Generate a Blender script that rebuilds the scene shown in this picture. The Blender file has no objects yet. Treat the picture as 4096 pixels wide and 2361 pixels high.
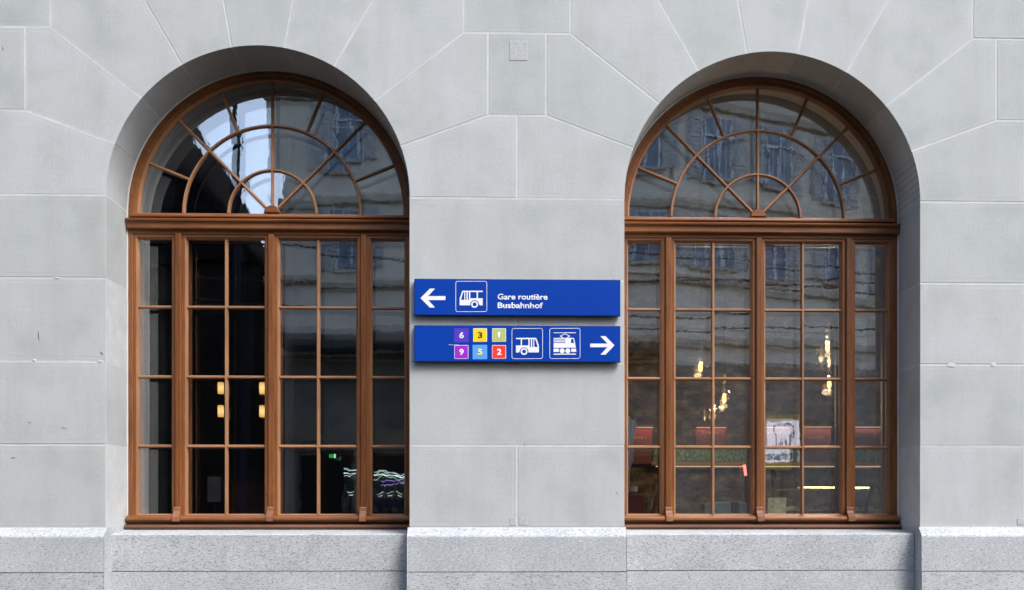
import bpy, bmesh, math, random
from mathutils import Vector, Matrix
R = math.radians
scene = bpy.context.scene
col = scene.collection
rng = random.Random(7)

# ------------------------------------------------------------------ camera
cam_d = bpy.data.cameras.new('camera')
cam = bpy.data.objects.new('camera', cam_d)
col.objects.link(cam)
cam.location = (-0.093, -7.628, 1.5)
cam.rotation_euler = (R(90), 0, -0.0272)
cam_d.sensor_width = 36.0
cam_d.lens = 36.32
cam_d.shift_x = -0.0203
cam_d.shift_y = 0.2079
cam_d.clip_start = 0.05
cam_d.clip_end = 2000
scene.camera = cam

# ------------------------------------------------------------------ sky, sun, exposure
SUN_AZ, SUN_EL = R(42), R(50)          # azimuth to the right of the facade normal
world = bpy.data.worlds.new('World')
scene.world = world
world.use_nodes = True
wn, wl = world.node_tree.nodes, world.node_tree.links
wn.clear()
sky = wn.new('ShaderNodeTexSky')
sky.sky_type = 'NISHITA'
sky.sun_disc = False
sky.sun_elevation = SUN_EL
sky.sun_rotation = R(180) - SUN_AZ
sky.dust_density = 2.5
sky.air_density = 1.0
sky.ozone_density = 1.0
hsv = wn.new('ShaderNodeHueSaturation')
hsv.inputs['Saturation'].default_value = 0.95
bg = wn.new('ShaderNodeBackground')
bg.inputs['Strength'].default_value = 0.15
wo = wn.new('ShaderNodeOutputWorld')
wl.new(sky.outputs[0], hsv.inputs['Color'])
wl.new(hsv.outputs[0], bg.inputs['Color'])
wl.new(bg.outputs[0], wo.inputs['Surface'])

sun_d = bpy.data.lights.new('sun', 'SUN')
sun_d.energy = 0.8
sun_d.angle = R(24)
sun_d.color = (1.0, 0.995, 0.985)
sun = bpy.data.objects.new('sun', sun_d)
col.objects.link(sun)
sv = Vector((math.sin(SUN_AZ) * math.cos(SUN_EL), -math.cos(SUN_AZ) * math.cos(SUN_EL), math.sin(SUN_EL)))
sun.rotation_euler = sv.to_track_quat('Z', 'Y').to_euler()
sun.location = (8, -12, 20)

vs = scene.view_settings
vs.view_transform = 'Standard'
vs.look = 'None'
vs.gamma = 1.0
vs.exposure = 1.56
vs.use_curve_mapping = False
scene.cycles.use_denoising = True
scene.cycles.max_bounces = 10
scene.cycles.transparent_max_bounces = 24
scene.cycles.glossy_bounces = 6
scene.cycles.caustics_reflective = False
scene.cycles.caustics_refractive = False
scene.cycles.sample_clamp_indirect = 6.0

# ------------------------------------------------------------------ materials
def new_mat(name):
    m = bpy.data.materials.new(name)
    m.use_nodes = True
    nt = m.node_tree
    return m, nt.nodes, nt.links, nt.nodes['Principled BSDF']

def node(n, kind, **kw):
    x = n.new(kind)
    for k, v in kw.items():
        if k in x.inputs.keys():
            x.inputs[k].default_value = v
        else:
            setattr(x, k, v)
    return x

def coords(n, l, scale=(1, 1, 1), rand=0.0):
    """world position, shifted per object so that neighbouring pieces differ"""
    g = n.new('ShaderNodeNewGeometry')
    out = g.outputs['Position']
    if rand:
        oi = n.new('ShaderNodeObjectInfo')
        mu = node(n, 'ShaderNodeMath', operation='MULTIPLY')
        mu.inputs[1].default_value = rand
        l.new(oi.outputs['Random'], mu.inputs[0])
        cb = n.new('ShaderNodeCombineXYZ')
        l.new(mu.outputs[0], cb.inputs[0]); l.new(mu.outputs[0], cb.inputs[2])
        ad = node(n, 'ShaderNodeVectorMath', operation='ADD')
        l.new(out, ad.inputs[0]); l.new(cb.outputs[0], ad.inputs[1])
        out = ad.outputs[0]
    mp = n.new('ShaderNodeMapping')
    mp.inputs['Scale'].default_value = scale
    l.new(out, mp.inputs['Vector'])
    return mp.outputs[0]

def noise(n, l, vec, scale, detail=4, rough=0.55):
    t = node(n, 'ShaderNodeTexNoise')
    t.inputs['Scale'].default_value = scale
    t.inputs['Detail'].default_value = detail
    t.inputs['Roughness'].default_value = rough
    l.new(vec, t.inputs['Vector'])
    return t.outputs['Fac']

def ramp(n, l, fac, stops):
    r = n.new('ShaderNodeValToRGB')
    e = r.color_ramp.elements
    while len(e) < len(stops):
        e.new(0.5)
    for el, (p, c) in zip(e, stops):
        el.position = p
        el.color = (c[0], c[1], c[2], 1) if hasattr(c, '__len__') else (c, c, c, 1)
    l.new(fac, r.inputs['Fac'])
    return r.outputs['Color']

def mix(n, l, a, b, fac=0.5, mode='MIX'):
    m = n.new('ShaderNodeMix')
    m.data_type = 'RGBA'
    m.blend_type = mode
    for sock, v in ((m.inputs[0], fac), (m.inputs[6], a), (m.inputs[7], b)):
        if hasattr(v, 'is_output'):
            l.new(v, sock)
        elif hasattr(v, '__len__'):
            sock.default_value = (v[0], v[1], v[2], 1)
        else:
            sock.default_value = v
    return m.outputs[2]

def bump(n, l, bsdf, h, strength=1.0, dist=0.002, prev=None):
    b = n.new('ShaderNodeBump')
    b.inputs['Strength'].default_value = strength
    b.inputs['Distance'].default_value = dist
    l.new(h, b.inputs['Height'])
    if prev:
        l.new(prev, b.inputs['Normal'])
    l.new(b.outputs[0], bsdf.inputs['Normal'])
    return b.outputs[0]

def flat(name, c, rough=0.6, metal=0.0, spec=0.5, vary=0.12, scale=9.0):
    m, n, l, b = new_mat(name)
    f = noise(n, l, coords(n, l), scale, 5)
    b.inputs['Roughness'].default_value = rough
    b.inputs['Metallic'].default_value = metal
    b.inputs['Specular IOR Level'].default_value = spec
    lo = [x * (1 - vary) for x in c]; hi = [min(1, x * (1 + vary)) for x in c]
    l.new(ramp(n, l, f, [(0.3, lo), (0.7, hi)]), b.inputs['Base Color'])
    return m

def glow(name, c, strength):
    m, n, l, b = new_mat(name)
    b.inputs['Base Color'].default_value = (c[0] * .5, c[1] * .5, c[2] * .5, 1)
    b.inputs['Emission Color'].default_value = (c[0], c[1], c[2], 1)
    b.inputs['Emission Strength'].default_value = strength
    return m

def stone_mat(name, tooled=True):
    m, n, l, b = new_mat(name)
    v0 = coords(n, l, (1, 1, 1), 37.0)
    big = noise(n, l, v0, 2.2, 6, 0.6)
    base = ramp(n, l, big, [(0.30, (0.392, 0.418, 0.410)), (0.5, (0.458, 0.484, 0.478)), (0.70, (0.486, 0.508, 0.510))])
    # every stone has its own tone
    oi = n.new('ShaderNodeObjectInfo')
    tone = ramp(n, l, oi.outputs['Random'], [(0.0, (0.93, 0.945, 0.93)), (0.5, (0.99, 0.99, 0.985)), (1.0, (1.03, 1.03, 1.045))])
    base = mix(n, l, base, tone, 1.0, 'MULTIPLY')
    fine = noise(n, l, coords(n, l, (1.0, 1.0, 2.3), 37.0), 48.0, 8, 0.8)
    base = mix(n, l, base, ramp(n, l, fine, [(0.28, (0.80, 0.81, 0.81)), (0.5, (0.985, 0.985, 0.985)), (0.74, (1.09, 1.09, 1.10))]),
               0.8 if tooled else 0.5, 'MULTIPLY')
    # pits, scuffs and thin stains
    pit = noise(n, l, coords(n, l, (1, 1, 1), 11.0), 75.0, 2, 0.5)
    base = mix(n, l, base, (0.22, 0.225, 0.225), ramp(n, l, pit, [(0.70, 0.0), (0.80, 0.55)]), 'MIX')
    st = noise(n, l, coords(n, l, (3.5, 1, 0.55), 23.0), 1.3, 5, 0.65)
    base = mix(n, l, base, (0.36, 0.37, 0.355), ramp(n, l, st, [(0.48, 0.0), (0.74, 0.42)]), 'MIX')
    if not tooled:
        base = mix(n, l, base, (0.54, 0.545, 0.55), 0.06)
    l.new(base, b.inputs['Base Color'])
    b.inputs['Roughness'].default_value = 0.9
    b.inputs['Specular IOR Level'].default_value = 0.25
    if tooled:
        ws = []
        for dr, sc, vec in (('Z', 36.0, (0.35, 0.35, 1)), ('X', 33.0, (1, 0.35, 0.35)), ('DIAGONAL', 24.0, (1, 0.35, 1))):
            w = node(n, 'ShaderNodeTexWave', wave_type='BANDS', bands_direction=dr)
            w.inputs['Scale'].default_value = sc
            w.inputs['Distortion'].default_value = 4.0
            w.inputs['Detail'].default_value = 3.0
            w.inputs['Detail Scale'].default_value = 1.6
            l.new(coords(n, l, vec, 37.0), w.inputs['Vector'])
            ws.append(w.outputs['Fac'])
        pm = noise(n, l, coords(n, l, (1, 1, 1), 61.0), 11.0, 2, 0.5)
        h = mix(n, l, ws[0], ws[1], ramp(n, l, pm, [(0.50, 0.0), (0.56, 1.0)]))
        pm2 = noise(n, l, coords(n, l, (1, 1, 1), 83.0), 8.0, 2, 0.5)
        h = mix(n, l, h, ws[2], ramp(n, l, pm2, [(0.56, 0.0), (0.62, 1.0)]))
        worn = noise(n, l, coords(n, l, (1, 1, 1), 29.0), 4.0, 4, 0.6)
        h = mix(n, l, fine, h, ramp(n, l, worn, [(0.36, 0.05), (0.62, 0.6)]))
        bump(n, l, b, h, 0.3, 0.003)
    else:
        bump(n, l, b, fine, 0.3, 0.002)
    return m

def granite_mat():
    m, n, l, b = new_mat('granite')
    v = coords(n, l, (1, 1, 1), 19.0)
    big = noise(n, l, v, 3.0, 5)
    base = ramp(n, l, big, [(0.3, (0.41, 0.437, 0.45)), (0.7, (0.515, 0.542, 0.555))])
    fl = noise(n, l, coords(n, l, (0.5, 1, 1.45), 19.0), 100.0, 5, 0.8)
    base = mix(n, l, base, (0.09, 0.095, 0.11), ramp(n, l, fl, [(0.52, 0.0), (0.62, 0.9)]))
    lt = noise(n, l, coords(n, l, (0.55, 1, 1.4), 53.0), 64.0, 5, 0.78)
    base = mix(n, l, base, (0.66, 0.67, 0.67), ramp(n, l, lt, [(0.54, 0.0), (0.66, 0.8)]))
    st = noise(n, l, coords(n, l, (1.2, 1, 0.8), 29.0), 1.9, 6, 0.7)
    base = mix(n, l, base, (0.25, 0.26, 0.265), ramp(n, l, st, [(0.57, 0.0), (0.76, 0.55)]))
    l.new(base, b.inputs['Base Color'])
    b.inputs['Roughness'].default_value = 0.78
    b.inputs['Specular IOR Level'].default_value = 0.35
    bump(n, l, b, fl, 0.6, 0.004)
    return m

def wood_mat(name, axis, dark, mid, light, rough=0.42):
    m, n, l, b = new_mat(name)
    s = {'X': (0.05, 1, 1), 'Z': (1, 1, 0.05), 'R': (0.5, 1, 0.5)}[axis]
    g1 = noise(n, l, coords(n, l, s, 5.0), 95.0, 6, 0.65)
    g2 = noise(n, l, coords(n, l, tuple(x * 0.4 for x in s), 9.0), 22.0, 4, 0.6)
    gg = mix(n, l, g1, g2, 0.5)
    base = ramp(n, l, gg, [(0.34, dark), (0.5, mid), (0.66, light)])
    big = noise(n, l, coords(n, l, (1, 1, 1), 13.0), 1.6, 4)
    base = mix(n, l, base, ramp(n, l, big, [(0.3, (0.70, 0.68, 0.66)), (0.7, (1.16, 1.15, 1.14))]), 0.9, 'MULTIPLY')
    l.new(base, b.inputs['Base Color'])
    b.inputs['Roughness'].default_value = rough
    b.inputs['Specular IOR Level'].default_value = 0.45
    bump(n, l, b, gg, 0.35, 0.002)
    return m

def glass_mat(name, base, wav, amp):
    """reflecting window glass: clear, with the slow waves of old sheet glass"""
    m, n, l, b = new_mat(name)
    n.remove(b)
    out = n['Material Output']
    tr = node(n, 'ShaderNodeBsdfTransparent')
    tr.inputs['Color'].default_value = (0.985, 0.99, 0.988, 1)
    gl = node(n, 'ShaderNodeBsdfGlossy')
    gl.inputs['Roughness'].default_value = 0.0
    gl.inputs['Color'].default_value = (1, 1, 1, 1)
    lf = node(n, 'ShaderNodeLayerWeight')
    lf.inputs['Blend'].default_value = 0.5
    lw = node(n, 'ShaderNodeMath', operation='POWER')
    lw.inputs[1].default_value = 5.0
    l.new(lf.outputs['Facing'], lw.inputs[0])
    mr = node(n, 'ShaderNodeMapRange')
    mr.inputs['From Min'].default_value = 0.0
    mr.inputs['From Max'].default_value = 1.0
    mr.inputs['To Min'].default_value = base
    mr.inputs['To Max'].default_value = 1.0
    l.new(lw.outputs[0], mr.inputs['Value'])
    if amp:
        h1 = noise(n, l, coords(n, l, (1, 1, 0.75), 40.0), wav, 2, 0.5)
        h2 = noise(n, l, coords(n, l, (1.3, 1, 0.5), 17.0), wav * 0.22, 2, 0.5)
        hm = node(n, 'ShaderNodeMath', operation='MULTIPLY_ADD')
        hm.inputs[1].default_value = 4.0
        l.new(h2, hm.inputs[0]); l.new(h1, hm.inputs[2])
        bp = n.new('ShaderNodeBump')
        bp.inputs['Strength'].default_value = 1.0
        bp.inputs['Distance'].default_value = amp
        l.new(hm.outputs[0], bp.inputs['Height'])
        l.new(bp.outputs[0], gl.inputs['Normal'])
    mx = node(n, 'ShaderNodeMixShader')
    l.new(mr.outputs[0], mx.inputs[0])
    l.new(tr.outputs[0], mx.inputs[1])
    l.new(gl.outputs[0], mx.inputs[2])
    l.new(mx.outputs[0], out.inputs['Surface'])
    return m

M = {}
M['stone'] = stone_mat('tooled_stone', True)
M['margin'] = stone_mat('drafted_margin', False)
M['granite'] = granite_mat()
M['patch'] = flat('repair_stone', (0.415, 0.435, 0.44), 0.95, vary=0.14, scale=60)
def mortar_mat():
    m, n, l, b = new_mat('lime_mortar')
    f = noise(n, l, coords(n, l), 7.0, 6, 0.65)
    c = ramp(n, l, f, [(0.3, (0.455, 0.475, 0.47)), (0.5, (0.51, 0.53, 0.525)), (0.72, (0.585, 0.595, 0.575))])
    l.new(c, b.inputs['Base Color'])
    b.inputs['Roughness'].default_value = 0.95
    bump(n, l, b, noise(n, l, coords(n, l), 60.0, 4), 0.5, 0.004)
    return m
M['mortar'] = mortar_mat()
M['joint_dark'] = flat('granite_joint', (0.20, 0.20, 0.195), 0.95, vary=0.35, scale=30)
WD = ((0.120, 0.039, 0.011), (0.215, 0.077, 0.022), (0.300, 0.120, 0.040))
M['wood_x'] = wood_mat('varnished_wood_level', 'X', *WD)
M['wood_z'] = wood_mat('varnished_wood_upright', 'Z', *WD)
M['wood_r'] = wood_mat('varnished_wood_arch', 'R', *WD)
WL = ((0.27, 0.125, 0.058), (0.35, 0.172, 0.083), (0.43, 0.225, 0.118))
M['bar_x'] = wood_mat('faded_wood_level', 'X', *WL, rough=0.5)
M['bar_z'] = wood_mat('faded_wood_upright', 'Z', *WL, rough=0.5)
M['bar_r'] = wood_mat('faded_wood_arch', 'R', *WL, rough=0.5)
WS = ((0.105, 0.045, 0.024), (0.165, 0.075, 0.042), (0.215, 0.105, 0.062))
M['wood_sill'] = wood_mat('weathered_sill_wood', 'X', *WS, rough=0.55)
M['dark'] = flat('near_black', (0.02, 0.012, 0.008), 0.9)
M['glass'] = glass_mat('old_sheet_glass', 0.17, 22.0, 0.00006)
M['glass_in'] = glass_mat('inner_sheet_glass', 0.14, 16.0, 0.00002)
M['clear'] = glass_mat('clear_lamp_glass', 0.09, 10, 0)

# ------------------------------------------------------------------ helpers
def tag(o, label=None, cat=None, group=None, kind=None):
    if label: o['label'] = label
    if cat: o['category'] = cat
    if group: o['group'] = group
    if kind: o['kind'] = kind
    return o

def empty(name, loc=(0, 0, 0), parent=None):
    o = bpy.data.objects.new(name, None)
    o.location = loc
    o.empty_display_size = 0.2
    col.objects.link(o)
    if parent: o.parent = parent
    return o

def link(name, mesh, mats, parent=None, loc=None, rot=None, smooth=False):
    for m in (mats if isinstance(mats, (list, tuple)) else [mats]):
        if len(mesh.materials) < (len(mats) if isinstance(mats, (list, tuple)) else 1):
            mesh.materials.append(m)
    o = bpy.data.objects.new(name, mesh)
    col.objects.link(o)
    if parent: o.parent = parent
    if loc: o.location = loc
    if rot: o.rotation_euler = rot
    if smooth:
        for p in mesh.polygons: p.use_smooth = True
    return o

class MB:
    """collects faces; build() links them as one object"""
    def __init__(s):
        s.v, s.f, s.m = [], [], []
    def add(s, vs, fs, mi=0):
        k = len(s.v)
        s.v += [tuple(p) for p in vs]
        s.f += [tuple(i + k for i in f) for f in fs]
        s.m += [mi] * len(fs)
    def box(s, x0, x1, y0, y1, z0, z1, mi=0, ch=0.0):
        if ch <= 0:
            vs = [(x, y, z) for x in (x0, x1) for y in (y0, y1) for z in (z0, z1)]
            s.add(vs, [(0, 1, 3, 2), (4, 6, 7, 5), (0, 4, 5, 1), (2, 3, 7, 6), (0, 2, 6, 4), (1, 5, 7, 3)], mi)
            return
        bm = bmesh.new()
        bmesh.ops.create_cube(bm, size=1, matrix=Matrix.Translation(((x0 + x1) / 2, (y0 + y1) / 2, (z0 + z1) / 2))
                              @ Matrix.Diagonal((x1 - x0, y1 - y0, z1 - z0, 1)))
        bmesh.ops.bevel(bm, geom=bm.edges[:], offset=ch, segments=1, affect='EDGES')
        s.bm(bm, mi)
    def bm(s, bm, mi=0):
        bm.verts.index_update()
        s.add([v.co[:] for v in bm.verts], [[v.index for v in f.verts] for f in bm.faces], mi)
        bm.free()
    def loops(s, loops, mi=0, cap0=False, cap1=False, closed=True):
        """skin a list of vertex loops"""
        k = len(s.v); n = len(loops[0])
        for lp in loops: s.v += [tuple(p) for p in lp]
        mis = mi if isinstance(mi, (list, tuple)) else [mi] * (len(loops) - 1)
        for a in range(len(loops) - 1):
            for i in range(n if closed else n - 1):
                j = (i + 1) % n
                s.f.append((k + a * n + i, k + a * n + j, k + (a + 1) * n + j, k + (a + 1) * n + i)); s.m.append(mis[a])
        if cap0: s.f.append(tuple(k + i for i in reversed(range(n)))); s.m.append(mis[0])
        if cap1: s.f.append(tuple(k + (len(loops) - 1) * n + i for i in range(n))); s.m.append(mis[-1])
    def tube(s, pts, r, seg=8, mi=0, cap=True):
        pts = [Vector(p) for p in pts]
        rs = r if isinstance(r, (list, tuple)) else [r] * len(pts)
        lps = []
        up = None
        for i, p in enumerate(pts):
            t = (pts[min(i + 1, len(pts) - 1)] - pts[max(i - 1, 0)]).normalized()
            if up is None:
                up = Vector((0, 0, 1)) if abs(t.z) < 0.9 else Vector((1, 0, 0))
            a = t.cross(up).normalized(); b = a.cross(t).normalized()
            up = b
            lps.append([p + (a * math.cos(q) + b * math.sin(q)) * rs[i] for q in [2 * math.pi * k / seg for k in range(seg)]])
        s.loops(lps, mi, cap, cap)
    def lathe(s, prof, c=(0, 0, 0), seg=16, mi=0, cap=True):
        lps = [[(c[0] + r * math.cos(2 * math.pi * k / seg), c[1] + r * math.sin(2 * math.pi * k / seg), c[2] + z) for k in range(seg)] for r, z in prof]
        s.loops(lps, mi, cap, cap)
    def mesh(s, name):
        me = bpy.data.meshes.new(name)
        me.from_pydata(s.v, [], s.f)
        me.polygons.foreach_set('material_index', s.m)
        me.update()
        return me
    def build(s, name, mats, parent=None, loc=None, rot=None, smooth=False, fix=True):
        me = s.mesh(name)
        if fix:
            bm = bmesh.new(); bm.from_mesh(me)
            bmesh.ops.recalc_face_normals(bm, faces=bm.faces[:])
            bm.to_mesh(me); bm.free()
        return link(name, me, mats, parent, loc, rot, smooth)

def inset(pts, d):
    """move every edge of a counter-clockwise polygon inwards by d"""
    n = len(pts); out = []
    for i in range(n):
        p0, p1, p2 = Vector(pts[i - 1]), Vector(pts[i]), Vector(pts[(i + 1) % n])
        a = (p1 - p0).normalized(); b = (p2 - p1).normalized()
        na, nb = Vector((-a.y, a.x)), Vector((-b.y, b.x))
        den = 1 + na.dot(nb)
        out.append(p1 + (na + nb) * (d / max(den, 0.25)))
    if n > 8 and d > 0.012:
        # close to a corner the short chords of an arc would fold over: gather them in the corner
        turn = []
        for i in range(n):
            a = (Vector(pts[i]) - Vector(pts[i - 1])).normalized(); b = (Vector(pts[(i + 1) % n]) - Vector(pts[i])).normalized()
            turn.append(abs(a.cross(b)) > 0.3)
        corners = [i for i in range(n) if turn[i]]
        for i in range(n):
            if not turn[i]:
                for c in corners:
                    if (Vector(pts[i]) - Vector(pts[c])).length < d * 1.02:
                        out[i] = out[c].copy()
    return [(p.x, p.y) for p in out]

def at(pts, y):
    return [(x, y, z) for x, z in pts]

def arc(cx, cz, r, a0, a1, n):
    return [(cx + r * math.cos(R(a0 + (a1 - a0) * k / n)), cz + r * math.sin(R(a0 + (a1 - a0) * k / n))) for k in range(n + 1)]

# ================================================================== THE PLACE
# ------------------------------------------------------------------ ground
CX = 1.8995           # an arch stands at +-CX, the next ones at +-3 CX
RA = 1.10             # radius of the opening
ZP, ZD, ZC, ZB, ZA = 1.358, 1.962, 2.570, 3.178, 3.785    # bed joints of the wall
ZK, ZT, ZU = 4.399, 5.007, 5.62
KX, KT = 0.2143, 0.394
DEPTH = 0.42          # reveal

g = MB()
g.box(-120, 120, -160, -3.2, -0.5, -0.14)
tag(g.build('road', flat('asphalt', (0.026, 0.026, 0.026), 0.95, spec=0.1, scale=20)), 'dark asphalt road in front of the station', kind='structure')
g = MB()
g.box(-60, 60, -3.2, -0.07, -0.5, 0.0)
tag(g.build('pavement', flat('pavement_slabs', (0.030, 0.030, 0.030), 0.95, spec=0.1, scale=4)), 'grey pavement under the facade', kind='structure')

# ------------------------------------------------------------------ the station building
building = empty('station_building')
tag(building, 'pale grey ashlar station facade with two arched brown windows over a granite plinth', 'building')

GAP = 0.0064
def stone(pts, depth=0.46, g=GAP, margin=0.026, y=0.0, name='stone', mats=None):
    """one dressed block: drafted margin round a tooled field"""
    y = y + rng.uniform(-0.0012, 0.0012)
    o = inset(pts, g + rng.uniform(-0.001, 0.0012))
    b = MB()
    b.loops([at(o, depth), at(o, y + 0.0016), at(inset(o, 0.0022), y), at(inset(o, margin), y), at(inset(o, margin + 0.004), y - 0.0003)],
            [0, 1, 1, 1], True, False)
    f = inset(o, margin + 0.004)
    b.add(at(f, y - 0.0003), [tuple(range(len(f)))], 0)
    return b.build(name, [M['stone'], M['margin']], building, fix=False)

def voussoir_side(cx, s, inner):
    """the stones on one half of an arch; s=+1 is the half to the right of the centre. inner: x of the pier centre line"""
    def mk(pts):
        if s < 0:
            pts = [(2 * cx - x, z) for x, z in reversed(pts)]
        return stone(pts)
    c20 = (cx + 2 * CX / 2 - KX, ZK)
    pc = cx + CX
    A = lambda a: (cx + RA * math.cos(R(a)), ZA + RA * math.sin(R(a)))
    # springer, 0-20 degrees, reaches to the centre line of the pier
    mk([(pc, ZA), (pc, ZK), (pc - KX, ZK)] + arc(cx, ZA, RA, 20, 0, 20))
    # 20-40
    mk([(pc - KX, ZK), (pc - KX, ZT), (pc - KT, ZT)] + arc(cx, ZA, RA, 40, 20, 20))
    # 40-60
    x60 = cx + (ZU - ZA) / math.tan(R(60))
    mk([(pc - KT, ZT), (pc - KT, ZU), (x60, ZU)] + arc(cx, ZA, RA, 60, 40, 20))
    x80 = cx + (ZU - ZA) / math.tan(R(80))
    mk([(x60, ZU), (x80, ZU)] + arc(cx, ZA, RA, 80, 60, 20))

arches = [-3 * CX, -CX, CX, 3 * CX]
for cx in arches:
    for s in (-1, 1):
        voussoir_side(cx, s, None)
    x80 = (ZU - ZA) / math.tan(R(80))
    stone([(cx + x80, ZU), (cx - x80, ZU)] + arc(cx, ZA, RA, 100, 80, 20))
piers = [-4 * CX, -2 * CX, 0.0, 2 * CX, 4 * CX]
for px in piers:
    h = CX - RA
    x0, x1 = px - h, px + h
    if px < -7: x0 = px
    if px > 7: x1 = px
    rect = lambda a, b, z0, z1: [(a, z0), (b, z0), (b, z1), (a, z1)]
    halves = lambda z0, z1: [rect(a, b, z0, z1) for a, b in ((x0, px), (px, x1)) if b - a > 0.01]
    for r_ in halves(ZP, ZD): stone(r_)
    stone(rect(x0, x1, ZD, ZC))
    for r_ in halves(ZC, ZB): stone(r_)
    stone(rect(x0, x1, ZB, ZA))
    a = px - KX if px > -7 else px; b = px + KX if px < 7 else px
    stone(rect(a, b, ZK, ZT))
    a = px - KT if px > -7 else px; b = px + KT if px < 7 else px
    stone(rect(a, b, ZT, ZU))
# plain courses above the arches
z = ZU
for k in range(6):
    x = -4 * CX - (0.9 if k % 2 else 0)
    while x < 4 * CX - 0.05:
        x2 = min(x + 1.9, 4 * CX)
        stone([(max(x, -4 * CX), z), (x2, z), (x2, z + 0.61), (max(x, -4 * CX), z + 0.61)])
        x = x2
    z += 0.61
ZTOP = z

# mortar bed and wall core behind the stones, with the openings left free
def opening(cx, r, zb, n=72):
    return [(cx - r, zb)] + arc(cx, ZA, r, 180, 0, n) + [(cx + r, zb)]
core = MB()
outline = [(-4 * CX + .01, 1.0), (4 * CX - .01, 1.0), (4 * CX - .01, ZTOP - .01), (-4 * CX + .01, ZTOP - .01)]
def core_sheet(y):
    """wall sheet with arched holes, one strip per arch"""
    fs = []
    xs0 = -4 * CX + .01
    for cx in arches:
        xl, xr = cx - CX, cx + CX
        if cx == arches[0]: xl += .01
        if cx == arches[-1]: xr -= .01
        r = RA + 0.0068
        fs.append([(xl, 1.0), (cx - r, 1.0), (cx - r, ZA)] + arc(cx, ZA, r, 180, 90, 36)[1:] + [(cx, ZTOP - .01), (xl, ZTOP - .01)])
        fs.append([(cx, ZTOP - .01)] + arc(cx, ZA, r, 90, 0, 36) + [(cx + r, 1.0), (xr, 1.0), (xr, ZTOP - .01)])
    return fs
for f in core_sheet(0.0012): core.add(at(f, 0.0012), [tuple(range(len(f)))])
for f in core_sheet(0.78): core.add(at(f, 0.78), [tuple(reversed(range(len(f))))])
for cx in arches:
    o = opening(cx, RA + 0.0068, 1.0)
    core.loops([at(o, 0.0012), at(o, 0.78)], 0, closed=False)
core.build('mortar', M['mortar'], building, fix=False)

# small repairs let into the stones
for x0, x1, z0, z1 in ((-0.058, 0.074, 4.803, 4.948), (-0.058, -0.012, 1.372, 1.428), (0.014, 0.074, 1.372, 1.432), (3.74, 3.79, 1.372, 1.42)):
    b = MB(); b.box(x0, x1, -0.0030, 0.01, z0, z1, ch=0.0012)
    b.build('stone_patch', M['patch'], building)

# scratches and mortar smears on the stones
M['mark'] = flat('dark_mark', (0.13, 0.13, 0.125), 0.95, vary=.3, scale=60)
for x, z, dx, dz, w in ((-3.493, 2.79, .008, -.07, .004), (-3.044, 2.64, .02, -.02, .004), (-3.57, 2.12, .03, .002, .004), (-3.33, 2.085, .04, -.004, .0035),
                        (-3.69, 1.865, .035, 0, .005), (.055, 1.985, 0, -.03, .003), (-3.75, 4.86, .004, -.028, .005), (.51, 4.93, -.006, -.02, .004), (.73, 1.62, .012, -.02, .003)):
    d = Vector((dx, dz)).normalized(); nn = Vector((-d.y, d.x)) * w / 2
    m_ = Vector((x + dx * .5, z + dz * .5)) + nn * .6
    pts = [(x, z), (m_.x - nn.x, m_.y - nn.y), (x + dx, z + dz), (m_.x + nn.x, m_.y + nn.y)]
    ar = sum(pts[i - 1][0] * pts[i][1] - pts[i][0] * pts[i - 1][1] for i in range(4))
    if ar < 0: pts = pts[::-1]
    b = MB(); b.loops([at(pts, .004), at(pts, -.0034)], 0, False, True)
    b.build('scratch', M['mark'], building)
for x, z, w, h in ((-3.045, 2.57, .05, .028), (-3.52, 2.575, .03, .02), (3.24, 2.563, .075, .035), (3.56, 2.57, .055, .034), (-3.36, 3.178, .04, .018)):
    k = 14
    o = [(x + w / 2 * math.cos(2 * math.pi * i / k) * rng.uniform(.65, 1.15), z + h / 2 * math.sin(2 * math.pi * i / k) * rng.uniform(.6, 1.2)) for i in range(k)]
    q = [(x + (a - x) * .55, z + (c - z) * .55) for a, c in o]
    b = MB(); b.loops([at(o, .003), at(o, -.0012), at(q, -.0030)], 0, False, True)
    b.build('mortar_smear', M['mortar'], building)

# ------------------------------------------------------------------ granite plinth
def prism_x(b, prof, x0, x1, mi=0):
    """profile [(y,z)...] swept along X"""
    n = len(prof)
    b.loops([[(x0, y, z) for y, z in prof], [(x1, y, z) for y, z in prof]], mi, True, True)

def plinth_block(prof, x0, x1):
    b = MB()
    c = 0.003
    q = inset(prof, 0)
    b.loops([[(x0, y, z) for y, z in inset(prof, c)], [(x0 + c, y, z) for y, z in q], [(x1 - c, y, z) for y, z in q], [(x1, y, z) for y, z in inset(prof, c)]],
            0, True, True)
    return b.build('plinth_stone', M['granite'], building)

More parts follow.
